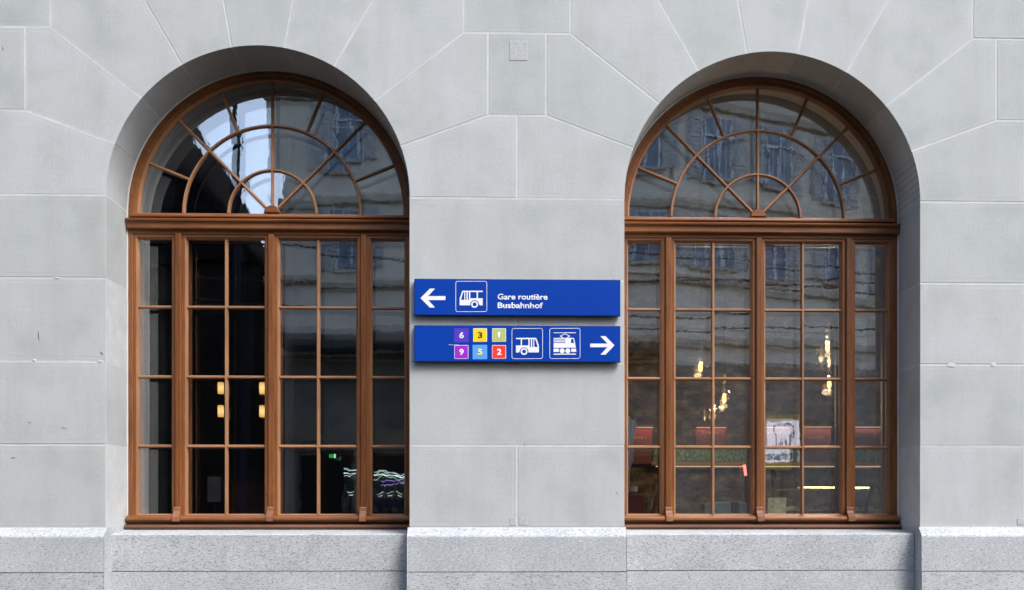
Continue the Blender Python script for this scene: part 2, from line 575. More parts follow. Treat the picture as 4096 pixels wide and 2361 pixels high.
PJ = [1.031, 0.62, 0.20, -0.12]
for px in piers:
    h = CX - RA + 0.006
    x0, x1 = px - h, px + h
    if px < -7: x0 = px
    if px > 7: x1 = px
    yf = -0.060
    prof = [(0.30, PJ[0] + .003), (0.30, ZP - .002), (0.012, ZP - .002), (-0.004, ZP - .004), (yf + .004, 1.296), (yf, 1.286), (yf, PJ[0] + .003)]
    plinth_block(prof[::-1], x0, x1)
    for a, b_ in zip(PJ, PJ[1:]):
        yy = yf - (0.004 if a == PJ[0] else 0.03)
        plinth_block([(0.30, b_ + .003), (0.30, a - .003), (yy, a - .003), (yy, b_ + .003)][::-1], x0, x1)
for cx in arches:
    x0, x1 = cx - RA - 0.002, cx + RA - 0.010
    yf = 0.072
    prof = [(0.50, PJ[0] + .003), (0.50, 1.336), (0.40, 1.336), (yf + .008, 1.307), (yf, 1.299), (yf, PJ[0] + .003)]
    plinth_block(prof[::-1], x0, x1)
    for a, b_ in zip(PJ, PJ[1:]):
        yy = yf - (0.003 if a == PJ[0] else 0.03)
        plinth_block([(0.50, b_ + .003), (0.50, a - .003), (yy, a - .003), (yy, b_ + .003)][::-1], x0 + .002, x1)
b = MB()
b.box(-4 * CX + .02, 4 * CX - .02, 0.09, 0.5, -0.4, 1.29)
for px in piers[1:4]:
    b.box(px - CX + RA + .004, px + CX - RA - .004, -0.045, 0.088, -0.1, 1.28)
b.build('plinth_core', M['joint_dark'], building)

# ------------------------------------------------------------------ one window, built once
SPR = 3.787
def straight_bar(b, p0, p1, wb, wf, yf, yb, mi=0):
    """glazing bar of trapezoid section from p0 to p1 (x,z)"""
    d = Vector((p1[0] - p0[0], p1[1] - p0[1])).normalized()
    nx, nz = -d.y, d.x
    prof = [(-wb, yb), (-wf - (wb - wf) * .35, yf + .006), (-wf, yf), (wf, yf), (wf + (wb - wf) * .35, yf + .006), (wb, yb)]
    b.loops([[(p[0] + nx * o, y, p[1] + nz * o) for o, y in prof] for p in (p0, p1)], mi, True, True)

def arc_bar(b, cz, r, a0, a1, wb, wf, yf, yb, n=48, mi=0):
    prof = [(-wb, yb), (-wf - (wb - wf) * .35, yf + .006), (-wf, yf), (wf, yf), (wf + (wb - wf) * .35, yf + .006), (wb, yb)]
    b.loops([[((r + o) * math.cos(R(a)), y, cz + (r + o) * math.sin(R(a))) for o, y in prof] for a in [a0 + (a1 - a0) * k / n for k in range(n + 1)]], mi, True, True)

def frame_sweep(b, outline, prof, mis, back=None):
    lps = [at(inset(outline, d), y) for d, y in prof]
    b.loops(lps, mis)

def rect(x0, x1, z0, z1):
    return [(x0, z0), (x1, z0), (x1, z1), (x0, z1)]

def assign_axis(o, mats, split=0.9):
    pass

def mitre_frame(name, x0, x1, z0, z1, prof, kinds, parent, lab=None):
    """four mitred members; uprights and rails get the grain of their own direction"""
    b = MB()
    out = rect(x0, x1, z0, z1)
    lps = [at(inset(out, d), y) for d, y in prof]
    k = 0
    for a in range(len(lps) - 1):
        for i in range(4):
            j = (i + 1) % 4
            b.add([lps[a][i], lps[a][j], lps[a + 1][j], lps[a + 1][i]], [(0, 1, 2, 3)], kinds[a] * 2 + (0 if i in (0, 2) else 1))
    o = b.build(name, [M['wood_x'], M['wood_z'], M['bar_x'], M['bar_z']], parent, fix=False)
    return o

def d_shape(r, zb, n=64):
    return [(-r, zb), (r, zb)] + [p for p in arc(0, SPR, r, 0, 180, n)]

def glass_pane(pts, y, parent, name='pane', mat='glass', t=0.004, tilt=0.16):
    cx = sum(p[0] for p in pts) / len(pts); cz = sum(p[1] for p in pts) / len(pts)
    q = [(x - cx, z - cz) for x, z in pts]
    b = MB()
    b.loops([at(q, t / 2), at(q, -t / 2)], 0, True, True)
    return b.build(name, M[mat], parent, (cx, y, cz), (R(rng.gauss(0, tilt)), 0, R(rng.gauss(0, tilt))), fix=False)

def build_window(cx):
    """all in coordinates relative to the window's centre line"""
    f = MB()
    YF = DEPTH
    # fixed outer frame: lower box frame and the arch
    lo = rect(-1.099, 1.099, 1.374, 3.652)
    lps = [at(inset(lo, d), y) for d, y in ((0, .50), (0, YF), (.034, YF), (.038, YF + .004), (.038, .50))]
    for a in range(4):
        for i in range(4):
            j = (i + 1) % 4
            f.add([lps[a][i], lps[a][j], lps[a + 1][j], lps[a + 1][i]], [(0, 1, 2, 3)], 0 if i in (0, 2) else 1)
    ar = d_shape(1.0985, 3.742)
    f.loops([at(inset(ar, d), y) for d, y in ((0, .50), (0, YF), (.030, YF), (.036, YF + .010), (.036, .50))], 2)
    win = f.build('window', [M['wood_x'], M['wood_z'], M['wood_r']], building, (cx, 0, 0), fix=False)
    # pale sealant between stone and frame
    b = MB()
    o = [(-1.1, 1.40), (1.1, 1.40)] + arc(0, ZA, 1.1, 0, 180, 72)
    k = [(x, y) for x, y in inset(o, -.005)]; q = inset(o, .0045)
    n = len(o)
    b.loops([at(k, .4215), at(k, .413), at(q, .4172), at(q, .4215)], 0)
    sl = b.build('sealant', M['mortar'], win)
    # fanlight sash: dark ring, then the pale bead
    b = MB()
    ds = d_shape(1.064, 3.740)
    b.loops([at(inset(ds, d), y) for d, y in ((0, .49), (0, .432), (.034, .432), (.048, .462), (.048, .49))], [0, 0, 1, 1])
    b.build('fanlight_sash', [M['wood_r'], M['bar_r']], win, fix=False)
    # fanlight bars
    yb = 0.476
    for r in (0.338, 0.684):
        b = MB(); arc_bar(b, SPR, r, 0, 180, .0145, .0055, .4440, yb)
        b.build('glazing_bar', M['bar_r'], win)
    for a, r0, r1 in ((45, .05, 1.018), (90, .05, 1.018), (135, .05, 1.018), (22.2, .69, 1.018), (67.3, .69, 1.018), (112.7, .69, 1.018), (157.8, .69, 1.018)):
        b = MB()
        ca, sa = math.cos(R(a)), math.sin(R(a))
        straight_bar(b, (r0 * ca, SPR + r0 * sa), (r1 * ca, SPR + r1 * sa), .0145, .0055, .4455, yb)
        b.build('glazing_bar', M['bar_r'], win)
    # hub
    b = MB()
    o = [(-.062, SPR)] + [(.062, SPR)] + arc(0, SPR, .062, 0, 180, 20)[1:-1]
    b.loops([at(o, .476), at(o, .441), at(inset(o, .008), .434)], 0, False, True)
    b.build('hub', M['wood_x'], win)
    # fanlight panes
    def sector(r0, r1, a0, a1):
        n = 14
        p = arc(0, SPR, r1, a0, a1, n)
        q = arc(0, SPR, r0, a1, a0, n) if r0 > .05 else [(0, SPR)]
        return p + q
    for k in range(4):
        glass_pane(sector(0.03, .338, 45 * k, 45 * k + 45), .468, win)
        glass_pane(sector(.338, .684, 45 * k, 45 * k + 45), .468, win)
    for a0, a1 in ((0, 22.2), (22.2, 45), (45, 67.3), (67.3, 90), (90, 112.7), (112.7, 135), (135, 157.8), (157.8, 180)):
        glass_pane(sector(.684, 1.022, a0, a1), .468, win)
    # transom: bottom rail of the fanlight, drip groove, moulded band
    b = MB()
    prism_x(b, [(.49, 3.742), (.49, 3.778), (.428, 3.778), (.412, 3.770), (.404, 3.764), (.398, 3.752), (.400, 3.744), (.408, 3.740)], -1.068, 1.068)
    b.build('fanlight_rail', M['wood_x'], win)
    b = MB()
    prism_x(b, [(.49, 3.646), (.49, 3.731), (.400, 3.728), (.366, 3.722), (.362, 3.716), (.366, 3.704), (.380, 3.6985), (.385, 3.692), (.385, 3.655), (.392, 3.646)], -1.0985, 1.0985)
    b.build('transom', M['wood_x'], win)
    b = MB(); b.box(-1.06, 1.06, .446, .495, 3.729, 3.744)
    b.build('groove_shade', M['dark'], win)  # near-black box puts the shade of the gap into colour
    b = MB(); b.box(-1.06, 1.06, .445, .495, 3.612, 3.648)
    b.build('head_rail', M['wood_x'], win)
    # casements
    def leaf(x0, x1, cols):
        fr = mitre_frame('casement', x0, x1, 1.412, 3.622,
                         [(0, .485), (0, .4295), (.026, .4295), (.029, .4325), (.042, .462), (.042, .485)], [0, 0, 0, 1, 1], win)
        a, b_ = x0 + .042, x1 - .042
        zs = [1.454, 1.978, 2.516, 3.058, 3.580]
        for z in zs[1:-1]:
            m = MB(); straight_bar(m, (a - .004, z), (b_ + .004, z), .0145, .0055, .4455, yb)
            m.build('glazing_bar', M['bar_x'], win)
        xs = [a, b_]
        if cols == 2:
            xm = (x0 + x1) / 2
            m = MB(); straight_bar(m, (xm, zs[0] - .004), (xm, zs[-1] + .004), .0155, .006, .4440, yb)
            m.build('glazing_bar', M['bar_z'], win)
            xs = [a, xm, b_]
        for i in range(len(xs) - 1):
            for j in range(4):
                glass_pane(rect(xs[i] - .004, xs[i + 1] + .004, zs[j] - .004, zs[j + 1] + .004), .468, win)
        # inner sash behind, one sheet of glass
        m = MB()
        lps = [at(inset(rect(x0, x1, 1.412, 3.622), d), y) for d, y in ((0, .56), (.030, .56), (.036, .566), (.036, .60), (0, .60))]
        m.loops(lps, 0)
        m.build('inner_sash', M['wood_z'], win, fix=False)
        glass_pane(rect(x0 + .03, x1 - .03, 1.44, 3.595), .572, win, 'inner_pane', 'glass_in', tilt=.05)
    leaf(-1.066, -.733, 1)
    leaf(-.692, -.018, 2)
    leaf(.018, .692, 2)
    leaf(.733, 1.066, 1)
    glass_pane(d_shape(1.05, 3.76, 48), .572, win, 'inner_pane', 'glass_in', tilt=.05)
    # mullions with their scrolled feet
    for mx in (-.7125, 0, .7125):
        b = MB()
        o = [(mx - .0225, 1.43), (mx + .0225, 1.43), (mx + .0225, 3.618), (mx - .0225, 3.618)]
        b.loops([at(o, .485), at(o, .414), at(inset(o, .005), .408)], 0, False, True)
        for gx in (-.009, .009):
            b.box(mx + gx - .0012, mx + gx + .0012, .4064, .4085, 1.51, 3.610)
        b.build('mullion', M['wood_z'], win)
        b = MB()
        prof = [(.408, 1.506), (.396, 1.508), (.389, 1.500), (.388, 1.478), (.380, 1.462), (.362, 1.448), (.350, 1.434), (.347, 1.400), (.352, 1.394), (.408, 1.394)]
        prism_x(b, prof, mx - .026, mx + .026)
        b.build('bracket', M['wood_sill'] if False else M['bar_x2'], win)
        b = MB()
        b.lathe([(0.0001, 0), (.0045, 0), (.004, .003), (.0001, .004)], seg=10)
        for zz in (3.50, 2.60, 1.56):
            pass
    for sx, sz in ((-.040, 3.50), (-.040, 2.53), (-.040, 1.60)):
        b = MB()
        b.loops([[(sx + r * math.cos(q), y, sz + r * math.sin(q)) for q in [k * math.pi / 6 for k in range(12)]] for r, y in ((.0055, .431), (.005, .4275), (.0015, .4265))], 0, False, True)
        b.build('bolt', M['dark'], win)
    # weather bar, drip recess, sill board
    b = MB()
    prism_x(b, [(.485, 1.402), (.485, 1.446), (.425, 1.446), (.392, 1.436), (.374, 1.430), (.366, 1.420), (.366, 1.407), (.374, 1.399), (.40, 1.399)], -1.098, 1.098)
    b.build('weather_bar', M['wood_x'], win)
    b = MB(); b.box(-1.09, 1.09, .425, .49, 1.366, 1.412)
    b.build('recess_shade', M['dark'], win)  # near-black box; shade under the weather bar put into its colour
    b = MB()
    prism_x(b, [(.50, 1.340), (.50, 1.376), (.425, 1.374), (.352, 1.369), (.342, 1.363), (.340, 1.354), (.346, 1.347), (.354, 1.3385), (.40, 1.3385)], -1.0985, 1.0985)
    b.build('sill_board', M['wood_sill'], win)
    return win

M['bar_x2'] = wood_mat('bracket_wood', 'Z', (0.19, 0.075, 0.038), (0.24, 0.10, 0.052), (0.29, 0.13, 0.07), rough=0.5)
win_l = build_window(-CX)
win_r = build_window(CX)
for k, cx in ((0, -3 * CX), (1, 3 * CX)):           # the next bays, just outside the picture
    w = win_l.copy(); w.location.x = cx; col.objects.link(w)
    for ch in win_l.children:
        c = ch.copy(); c.parent = w; col.objects.link(c)

# ------------------------------------------------------------------ rooms behind the windows
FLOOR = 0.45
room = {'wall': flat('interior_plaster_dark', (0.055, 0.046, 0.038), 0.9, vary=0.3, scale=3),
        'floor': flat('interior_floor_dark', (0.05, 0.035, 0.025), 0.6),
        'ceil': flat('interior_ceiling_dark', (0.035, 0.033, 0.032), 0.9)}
def rock_mat():
    m, n, l, b = new_mat('rough_stone_wallpaper')
    v = coords(n, l, (1, 1, 1.9))
    f = noise(n, l, v, 5.0, 8, 0.72)
    c = ramp(n, l, f, [(0.36, (0.025, 0.019, 0.011)), (0.5, (0.12, 0.09, 0.05)), (0.64, (0.30, 0.235, 0.14))])
    l.new(c, b.inputs['Base Color'])
    b.inputs['Roughness'].default_value = 0.95
    bump(n, l, b, f, 0.8, 0.05)
    return m
M['rock'] = rock_mat()
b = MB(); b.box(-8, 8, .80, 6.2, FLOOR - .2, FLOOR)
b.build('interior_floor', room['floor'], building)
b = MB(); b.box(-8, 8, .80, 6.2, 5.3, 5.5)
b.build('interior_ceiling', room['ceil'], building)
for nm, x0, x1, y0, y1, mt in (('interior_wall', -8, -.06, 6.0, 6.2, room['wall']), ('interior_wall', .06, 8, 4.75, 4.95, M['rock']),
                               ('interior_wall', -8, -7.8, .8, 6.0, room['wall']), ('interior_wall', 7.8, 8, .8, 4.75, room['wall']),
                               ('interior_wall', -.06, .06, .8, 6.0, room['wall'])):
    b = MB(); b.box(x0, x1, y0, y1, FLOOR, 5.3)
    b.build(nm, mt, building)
for cx in (-CX, CX):
    b = MB(); b.box(cx - 1.098, cx + 1.098, .602, 1.02, 1.395, 1.432, ch=.006)
    b.build('inner_sill', M['wood_sill'], building)

# --- restaurant behind the right window
def pendant(x, y, z, label, r=.13):
    t = empty('pendant_lamp', (x, y, z))
    tag(t, label, 'lamp', 'clear glass pendant lamps in the restaurant')
    b = MB(); b.tube([(0, 0, .24), (0, 0, 5.3 - z)], .004, 6); b.build('cord', M['dark'], t)
    b = MB(); b.lathe([(.004, .26), (.022, .255), (.024, .17), (.018, .16)], seg=12); b.build('socket', M['brass'], t)
    b = MB()
    pr = [(.026, .20), (.028, .15)] + [(r * math.sin(R(a)), -.0 + r * math.cos(R(a))) for a in (18, 32, 48, 64, 80, 96, 112, 128, 144, 158, 170)]
    b.lathe(pr, seg=24, cap=False)
    b.build('globe', M['clear'], t, smooth=True)
    b = MB(); b.lathe([(.004, .062), (.012, .045), (.021, .015), (.022, -.005), (.016, -.026), (.006, -.036), (.001, -.037)], seg=12)
    b.build('bulb', M['bulb'], t, smooth=True)
    ld = bpy.data.lights.new('bulb_light', 'POINT'); ld.energy = 5.5; ld.color = (1.0, .68, .36); ld.shadow_soft_size = .03
    lo = bpy.data.objects.new('bulb_light', ld); col.objects.link(lo); lo.parent = t; lo.location = (0, 0, -.07)
    return t
M['brass'] = flat('aged_brass', (0.35, 0.24, 0.09), 0.35, 0.9)
M['bulb'] = glow('glowing_bulb', (1.0, 0.52, 0.14), 1.7)
pendant(1.854, 2.6, 2.896, 'lit round glass lamp alone in the third pane row, right of the blue signs', .10)
pendant(2.22, 3.2, 2.649, 'lit glass lamp just right of the slim glazing bar, higher of a close pair', .10)
pendant(2.185, 3.6, 2.575, 'lit glass lamp half hidden by the slim glazing bar, lower of a close pair', .09)
pendant(3.002, 2.2, 3.035, 'lit clear globe lamp high in the third casement with its whole globe showing', .135)
pendant(3.082, 2.4, 2.709, 'lit clear globe lamp just under a level glazing bar, below another globe', .135)

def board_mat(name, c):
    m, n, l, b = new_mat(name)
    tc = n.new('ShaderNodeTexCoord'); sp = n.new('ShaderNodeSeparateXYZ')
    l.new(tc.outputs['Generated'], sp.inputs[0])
    l.new(ramp(n, l, sp.outputs['Z'], [(0.0, [x * .03 for x in c]), (.45, [x * .06 for x in c]), (.75, [x * .35 for x in c]), (1.0, c)]), b.inputs['Emission Color'])  # light on the board's top put in as a glow fading downwards
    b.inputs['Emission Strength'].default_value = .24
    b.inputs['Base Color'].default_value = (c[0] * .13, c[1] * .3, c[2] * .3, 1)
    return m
def menu_board(x0, x1, z0, z1, text, label, tone):
    t = empty('menu_board', ((x0 + x1) / 2, 4.70, z0))
    tag(t, label, 'menu board', 'red menu boards over the restaurant counter')
    w = (x1 - x0) / 2
    b = MB(); b.box(-w, w, -.05, .048, 0, z1 - z0, ch=.006); b.build('panel', tone, t)
    b = MB()
    x = -w * .55
    r2 = random.Random(text)
    while x < w * .55:                     # a line of small capitals, too far off to read
        ww = r2.uniform(.010, .017)
        b.box(x, x + ww * .4, -.053, -.0505, (z1 - z0) * .72, (z1 - z0) * .72 + .026)
        if r2.random() < .6: b.box(x + ww * .45, x + ww, -.053, -.0505, (z1 - z0) * .72 + r2.choice((0, .010, .019)), (z1 - z0) * .72 + .026)
        x += ww + .012
    b.build('lettering', M['print_white'], t)
    b = MB(); b.box(-w, w, -.075, -.062, z1 - z0 + .012, z1 - z0 + .022); b.build('glow_strip', M['red_glow'], t)
M['print_white'] = flat('printed_white', (0.75, 0.70, 0.62), 0.7)
M['red_panel'] = board_mat('red_menu_panel', (0.70, 0.05, 0.04))
M['red_panel2'] = board_mat('faded_red_menu_panel', (0.62, 0.15, 0.12))
M['red_glow'] = glow('warm_strip', (1.0, 0.62, 0.3), .3)
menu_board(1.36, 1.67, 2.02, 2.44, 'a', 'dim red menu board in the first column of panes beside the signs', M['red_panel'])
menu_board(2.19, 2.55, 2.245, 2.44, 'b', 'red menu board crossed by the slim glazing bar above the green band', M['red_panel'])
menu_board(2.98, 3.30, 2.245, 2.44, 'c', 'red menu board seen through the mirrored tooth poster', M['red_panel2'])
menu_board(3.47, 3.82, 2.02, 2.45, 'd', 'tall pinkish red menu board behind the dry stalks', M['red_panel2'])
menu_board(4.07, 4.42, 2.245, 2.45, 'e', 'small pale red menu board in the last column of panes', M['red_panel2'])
# long green chalk fascia with a wooden ledge
t = empty('green_fascia', (3.3, 4.70, 2.06))
tag(t, 'long green chalkboard band with pale scribbles over a wooden ledge', 'fascia')
def chalk_mat():
    m, n, l, b = new_mat('green_chalkboard')
    v = coords(n, l, (1, 1, 1))
    f = noise(n, l, v, 26.0, 3, 0.5)
    c = ramp(n, l, f, [(0.44, (0.03, 0.13, 0.05)), (0.50, (0.30, 0.42, 0.34)), (0.56, (0.03, 0.13, 0.05))])
    l.new(c, b.inputs['Base Color'])
    return m
b = MB(); b.box(-1.62, 1.35, -.03, .045, .0, .17, ch=.004); b.build('panel', chalk_mat(), t)
b = MB(); b.box(-1.66, 1.40, -.14, .045, -.055, -.008, ch=.006); b.build('ledge', flat('ochre_ledge', (0.30, 0.18, 0.06), 0.5), t)
b = MB(); b.box(-1.60, 1.30, -.12, -.10, -.075, -.06); b.build('glow_strip', glow('added_ledge_glow', (1.0, .72, .4), .25), t)  # added glow so that the green band shows, not a real lamp

# counter and lit display case
t = empty('display_case', (3.38, 3.2, FLOOR))
tag(t, 'glass display case on the counter lit by a thin pale yellow tube', 'display case')
b = MB(); b.box(-.9, .75, -.25, .35, 0, .95, ch=.01); b.build('cabinet', flat('counter_wood', (0.08, 0.055, 0.035), 0.5), t)
b = MB(); b.box(-.53, .55, -.2, .3, 1.235, 1.25); b.build('top', flat('case_top', (0.35, 0.32, 0.18), 0.4), t)
b = MB(); b.box(-.53, .55, -.2, .3, 1.02, 1.03); b.build('shelf', flat('case_shelf', (0.62, 0.60, 0.45), 0.4), t)
b = MB(); b.box(-.53, .55, -.2, -.19, .96, 1.23); b.build('front_glass', M['clear'], t)
b = MB(); b.tube([(-.38, -.17, 1.252 + .012), (.32, -.17, 1.252 + .008)], .007, 8); b.build('light_tube', glow('case_tube', (1.0, .88, .42), 3.0), t)
b = MB()
for k in range(6):
    b.lathe([(.001, 0), (.07, 0), (.06, .03), (.001, .04)], (-.42 + k * .16, .05, 1.03), 12)
b.build('dish', flat('white_dish', (0.6, 0.58, 0.5), 0.4), t)

# things on the window ledge, right window
t = tag(empty('paper_bag', (2.132, .80, 1.433)), 'crumpled pale yellow paper bag on the ledge at the bottom of the third casement', 'bag')
bm = bmesh.new()
bmesh.ops.create_cube(bm, size=1)
bmesh.ops.subdivide_edges(bm, edges=bm.edges[:], cuts=9, use_grid_fill=True)
r2 = random.Random(3)
from mathutils import noise as mnoise
for v in bm.verts:
    v.co = Vector((v.co.x * .152, v.co.y * .09, (v.co.z + .5) * .150))
    q = mnoise.noise_vector(v.co * 34.0) * .007
    v.co += Vector((q.x, q.y, q.z * .5 if v.co.z > .01 else 0))
b = MB(); b.bm(bm)
b.build('bag', flat('yellow_paper', (0.90, 0.86, 0.52), 0.8, vary=.15, scale=30), t)

def branch_pts(p0, p1, n, wob, r2):
    a, c = Vector(p0), Vector(p1)
    out = []
    for k in range(n + 1):
        p = a.lerp(c, k / n)
        if 0 < k < n: p += Vector((r2.uniform(-wob, wob), r2.uniform(-wob, wob), r2.uniform(-wob, wob) * .5))
        out.append(p)
    return out
M['driftwood'] = flat('driftwood', (0.22, 0.16, 0.105), 0.85, vary=.4, scale=40)
t = tag(empty('driftwood', (1.125, .86, 1.433)), 'forked dry grey brown branch leaning in the bottom pane nearest the signs', 'branch')
b = MB()
b.tube(branch_pts((-.055, 0, 0), (.075, 0, .32), 8, .012, r2), [.018, .022, .02, .026, .016, .017, .012, .01, .006], 8)
b.build('trunk', M['driftwood'], t)
b = MB(); b.tube(branch_pts((.035, 0.01, .0), (.05, 0, .18), 6, .008, r2), [.012, .015, .012, .01, .011, .008, .006], 7); b.build('limb', M['driftwood'], t)
b = MB(); b.tube(branch_pts((-.0, -.01, .12), (-.02, 0, .30), 5, .006, r2), [.006, .005, .005, .004, .003, .002], 6); b.build('twig', M['driftwood'], t)
t = tag(empty('dry_stalk', (2.55, .86, 1.433)), 'thin pale dry stalks standing on the ledge in the last double casement pane', 'plant')
for k, (x0, x1, h) in enumerate(((-.01, -.025, .24), (.0, -.02, .31), (.085, .055, .40), (.08, .045, .34))):
    b = MB(); b.tube(branch_pts((x0, 0, 0), (x1, .01, h), 7, .003, r2), [.0025, .0028, .0025, .0025, .0025, .002, .0018, .001], 6)
    b.build('stalk', flat('dry_straw', (0.55, 0.46, 0.30), 0.8) if k == 0 else bpy.data.materials['dry_straw'], t)
b = MB(); b.lathe([(.001, 0), (.045, 0), (.052, .02), (.04, .05), (.034, .045), (.001, .02)], (.035, 0, 0), 16); b.build('vase', flat('dark_vase', (0.03, 0.03, 0.03), 0.3), t)
# padded bench with leaf pattern
def leaf_mat():
    m, n, l, b = new_mat('leaf_pattern_fabric')
    f = node(n, 'ShaderNodeTexMagic', turbulence_depth=4)
    f.inputs['Scale'].default_value = 30.0; f.inputs['Distortion'].default_value = 2.2
    l.new(coords(n, l), f.inputs['Vector'])
    l.new(ramp(n, l, f.outputs['Fac'], [(0.42, (0.09, 0.13, 0.115)), (0.55, (0.55, 0.62, 0.57))]), b.inputs['Base Color'])
    b.inputs['Roughness'].default_value = 0.9
    return m
M['leafy'] = leaf_mat()
t = tag(empty('padded_bench', (1.82, 1.32, FLOOR)), 'leaf patterned green bench back with a maroon stripe at the bottom of the second casement', 'bench')
for x0, x1, nm, mt in ((-.19, .055, 'backrest', M['leafy']), (.112, .26, 'backrest', M['leafy']), (.057, .110, 'stripe', flat('maroon_leather', (0.16, 0.03, 0.03), 0.5))):
    b = MB()
    n = 8
    lp = lambda y, e: [(x, y, 0.10) for x in (x1 - e, x0 + e)] + [(x0 + e + (x1 - x0 - 2 * e) * k / n, y, 1.095 - e + .010 * (1 - ((2 * (x0 + (x1 - x0) * k / n) - .07) / .45) ** 2) - .035 * max(0, -(x0 + (x1 - x0) * k / n))) for k in range(n + 1)]
    b.loops([lp(.05, 0), lp(-.01, 0), lp(-.03, .014)], 0, True, True)
    b.build(nm, mt, t)
b = MB(); b.box(-.19, .26, -.42, -.035, .10, .48, ch=.03); b.build('seat', M['leafy'], t)
b = MB(); b.box(-.18, .25, -.40, .03, 0, .098); b.build('base', M['dark'], t)
# bottles on a red crate
t = tag(empty('red_crate', (1.00, 1.55, FLOOR)), 'dull red box in the bottom left pane of the right window', 'box')
b = MB(); b.box(-.16, .14, -.08, .10, .92, 1.165, ch=.006); b.build('box', flat('dull_red', (0.20, 0.035, 0.03), 0.6), t)
b = MB(); b.box(-.19, .17, -.12, .14, 0, .918); b.build('stand', M['dark'], t)
M['bottle'] = glass_mat('dark_bottle_glass', 0.10, 10, 0)
for k, x in enumerate((.90, .985, 1.06)):
    t = empty('bottle', (x, 1.56, FLOOR + 1.166))
    tag(t, ('clear bottle on the red box, hard against the pillar', 'clear bottle standing in the middle of the red box', 'clear bottle on the red box, closest to the dry branch')[k], 'bottle', 'bottles on the red box')
    b = MB(); b.lathe([(.001, 0), (.030, 0), (.032, .01), (.032, .10), (.012, .135), (.011, .165), (.001, .166)], seg=14); b.build('body', M['bottle'], t, smooth=True)
    b = MB(); b.lathe([(.0325, .03), (.0330, .031), (.0330, .075), (.0325, .076)], seg=14, cap=False); b.build('paper_label', M['print_white'], t)
# red tube lamp
t = tag(empty('red_tube_lamp', (2.17, 2.05, FLOOR)), 'short glowing red tube lamp at the edge of the second casement', 'lamp')
b = MB(); b.tube([(.008, 0, 1.355), (-.006, 0, 1.455)], .012, 8); b.build('tube', glow('red_tube', (1.0, .06, .05), 5.0), t)
b = MB(); b.tube([(.008, 0, 0), (.008, 0, 1.35)], .008, 8); b.build('pole', M['dark'], t)
b = MB(); b.lathe([(.001, 0), (.12, 0), (.12, .02), (.001, .03)], (.008, 0, 0), 16); b.build('foot', M['dark'], t)
# white sheet added in place of a reflection, half hidden by the pillar
t = MB()
n = 16
rows = []
for j in range(9):
    z = 2.24 - .086 * j
    rows.append([(.84 + (.145 - .075 * (j / 8) ** 1.5 + .012 * math.sin(j * 2.1)) * i / n, .86 + .012 * math.sin(i * 1.9 + j * .3), z + .02 * math.sin(i * .8) * (j == 0)) for i in range(n + 1)])
back = [[(x, y + .004, z) for x, y, z in r] for r in rows]
for rr in (rows, back):
    k = len(t.v)
    for r in rr: t.v += r
    for a in range(8):
        for i in range(n):
            q = (k + a * (n + 1) + i, k + a * (n + 1) + i + 1, k + (a + 1) * (n + 1) + i + 1, k + (a + 1) * (n + 1) + i)
            t.f.append(q); t.m.append(0)
o = t.build('reflection_sheet', flat('white_reflection', (0.72, 0.74, 0.78), 0.9), smooth=True)
tag(o, 'ragged white sheet in place of a reflection at the pillar edge, right window', 'reflection_sheet')
# round backed chair
t = tag(empty('round_back_chair', (3.16, 1.35, FLOOR)), 'black chair with a curved round back at the bottom of the last column of panes', 'chair')
b = MB(); b.tube([(-.11 + .22 * k / 12 - .11 * 0, .0, .42 + .82 * math.sin(math.pi * (.08 + .84 * k / 12)) ** .45) for k in range(13)], .016, 8); b.build('backrest', M['dark'], t)
b = MB(); b.lathe([(.001, .44), (.20, .44), (.21, .46), (.19, .48), (.001, .485)], (0, -.17, 0), 20); b.build('seat', M['dark'], t)
for sx, sy in ((-.13, -.05), (.13, -.05), (-.12, -.30), (.12, -.30)):
    b = MB(); b.tube([(sx, sy, .445), (sx * 1.2, sy + (.03 if sy > -.1 else -.03), 0)], [.014, .011], 8); b.build('leg', M['dark'], t)

# --- room behind the left window
def wall_lamp(x, label):
    t = empty('wall_lamp', (x, 4.1, 2.52))
    tag(t, label, 'lamp', 'twin shade lamps in the left room')
    for z0 in (.005, .265):
        b = MB(); b.lathe([(.028, z0), (.033, z0 + .004), (.034, z0 + .126), (.028, z0 + .130)], seg=16); b.build('lamp_shade', M['amber'], t, smooth=False)
    b = MB()
    for dx in (-.010, .010): b.tube([(dx, 0, .136), (dx, 0, .264)], .003, 6)
    b.tube([(0, .01, .40), (0, .01, 2.78)], .004, 6)
    b.build('rod', M['chrome'], t)
def graded_glow(name, stops, strength, base):
    m, n, l, b = new_mat(name)
    tc = n.new('ShaderNodeTexCoord'); sp = n.new('ShaderNodeSeparateXYZ')
    l.new(tc.outputs['Generated'], sp.inputs[0])
    l.new(ramp(n, l, sp.outputs['Z'], stops), b.inputs['Emission Color'])
    b.inputs['Emission Strength'].default_value = strength
    b.inputs['Base Color'].default_value = (*base, 1)
    return m
M['amber'] = graded_glow('amber_shade', [(0.0, (.70, .34, .07)), (.45, (1.0, .66, .28)), (.7, (.95, .55, .19)), (1.0, (.62, .29, .06))], .72, (.5, .35, .15))
M['chrome'] = flat('chrome', (0.6, 0.6, 0.6), 0.2, 1.0)
wall_lamp(-3.29, 'two amber lamp shades one above the other, left of the slim glazing bar')
wall_lamp(-2.825, 'two amber lamp shades one above the other, half hidden by the central mullion')
t = tag(empty('exit_sign', (-2.105, 4.5, 2.085)), 'small green lit exit sign with a white end in the left room', 'sign')
b = MB(); b.box(-.038, .020, -.01, .02, 0, .042, ch=.003); b.build('panel', glow('exit_green', (.02, .45, .12), .4), t)
b = MB(); b.box(.022, .036, -.01, .02, -.002, .046, ch=.003); b.build('end_plate', glow('exit_white', (.8, 1, .85), .5), t)
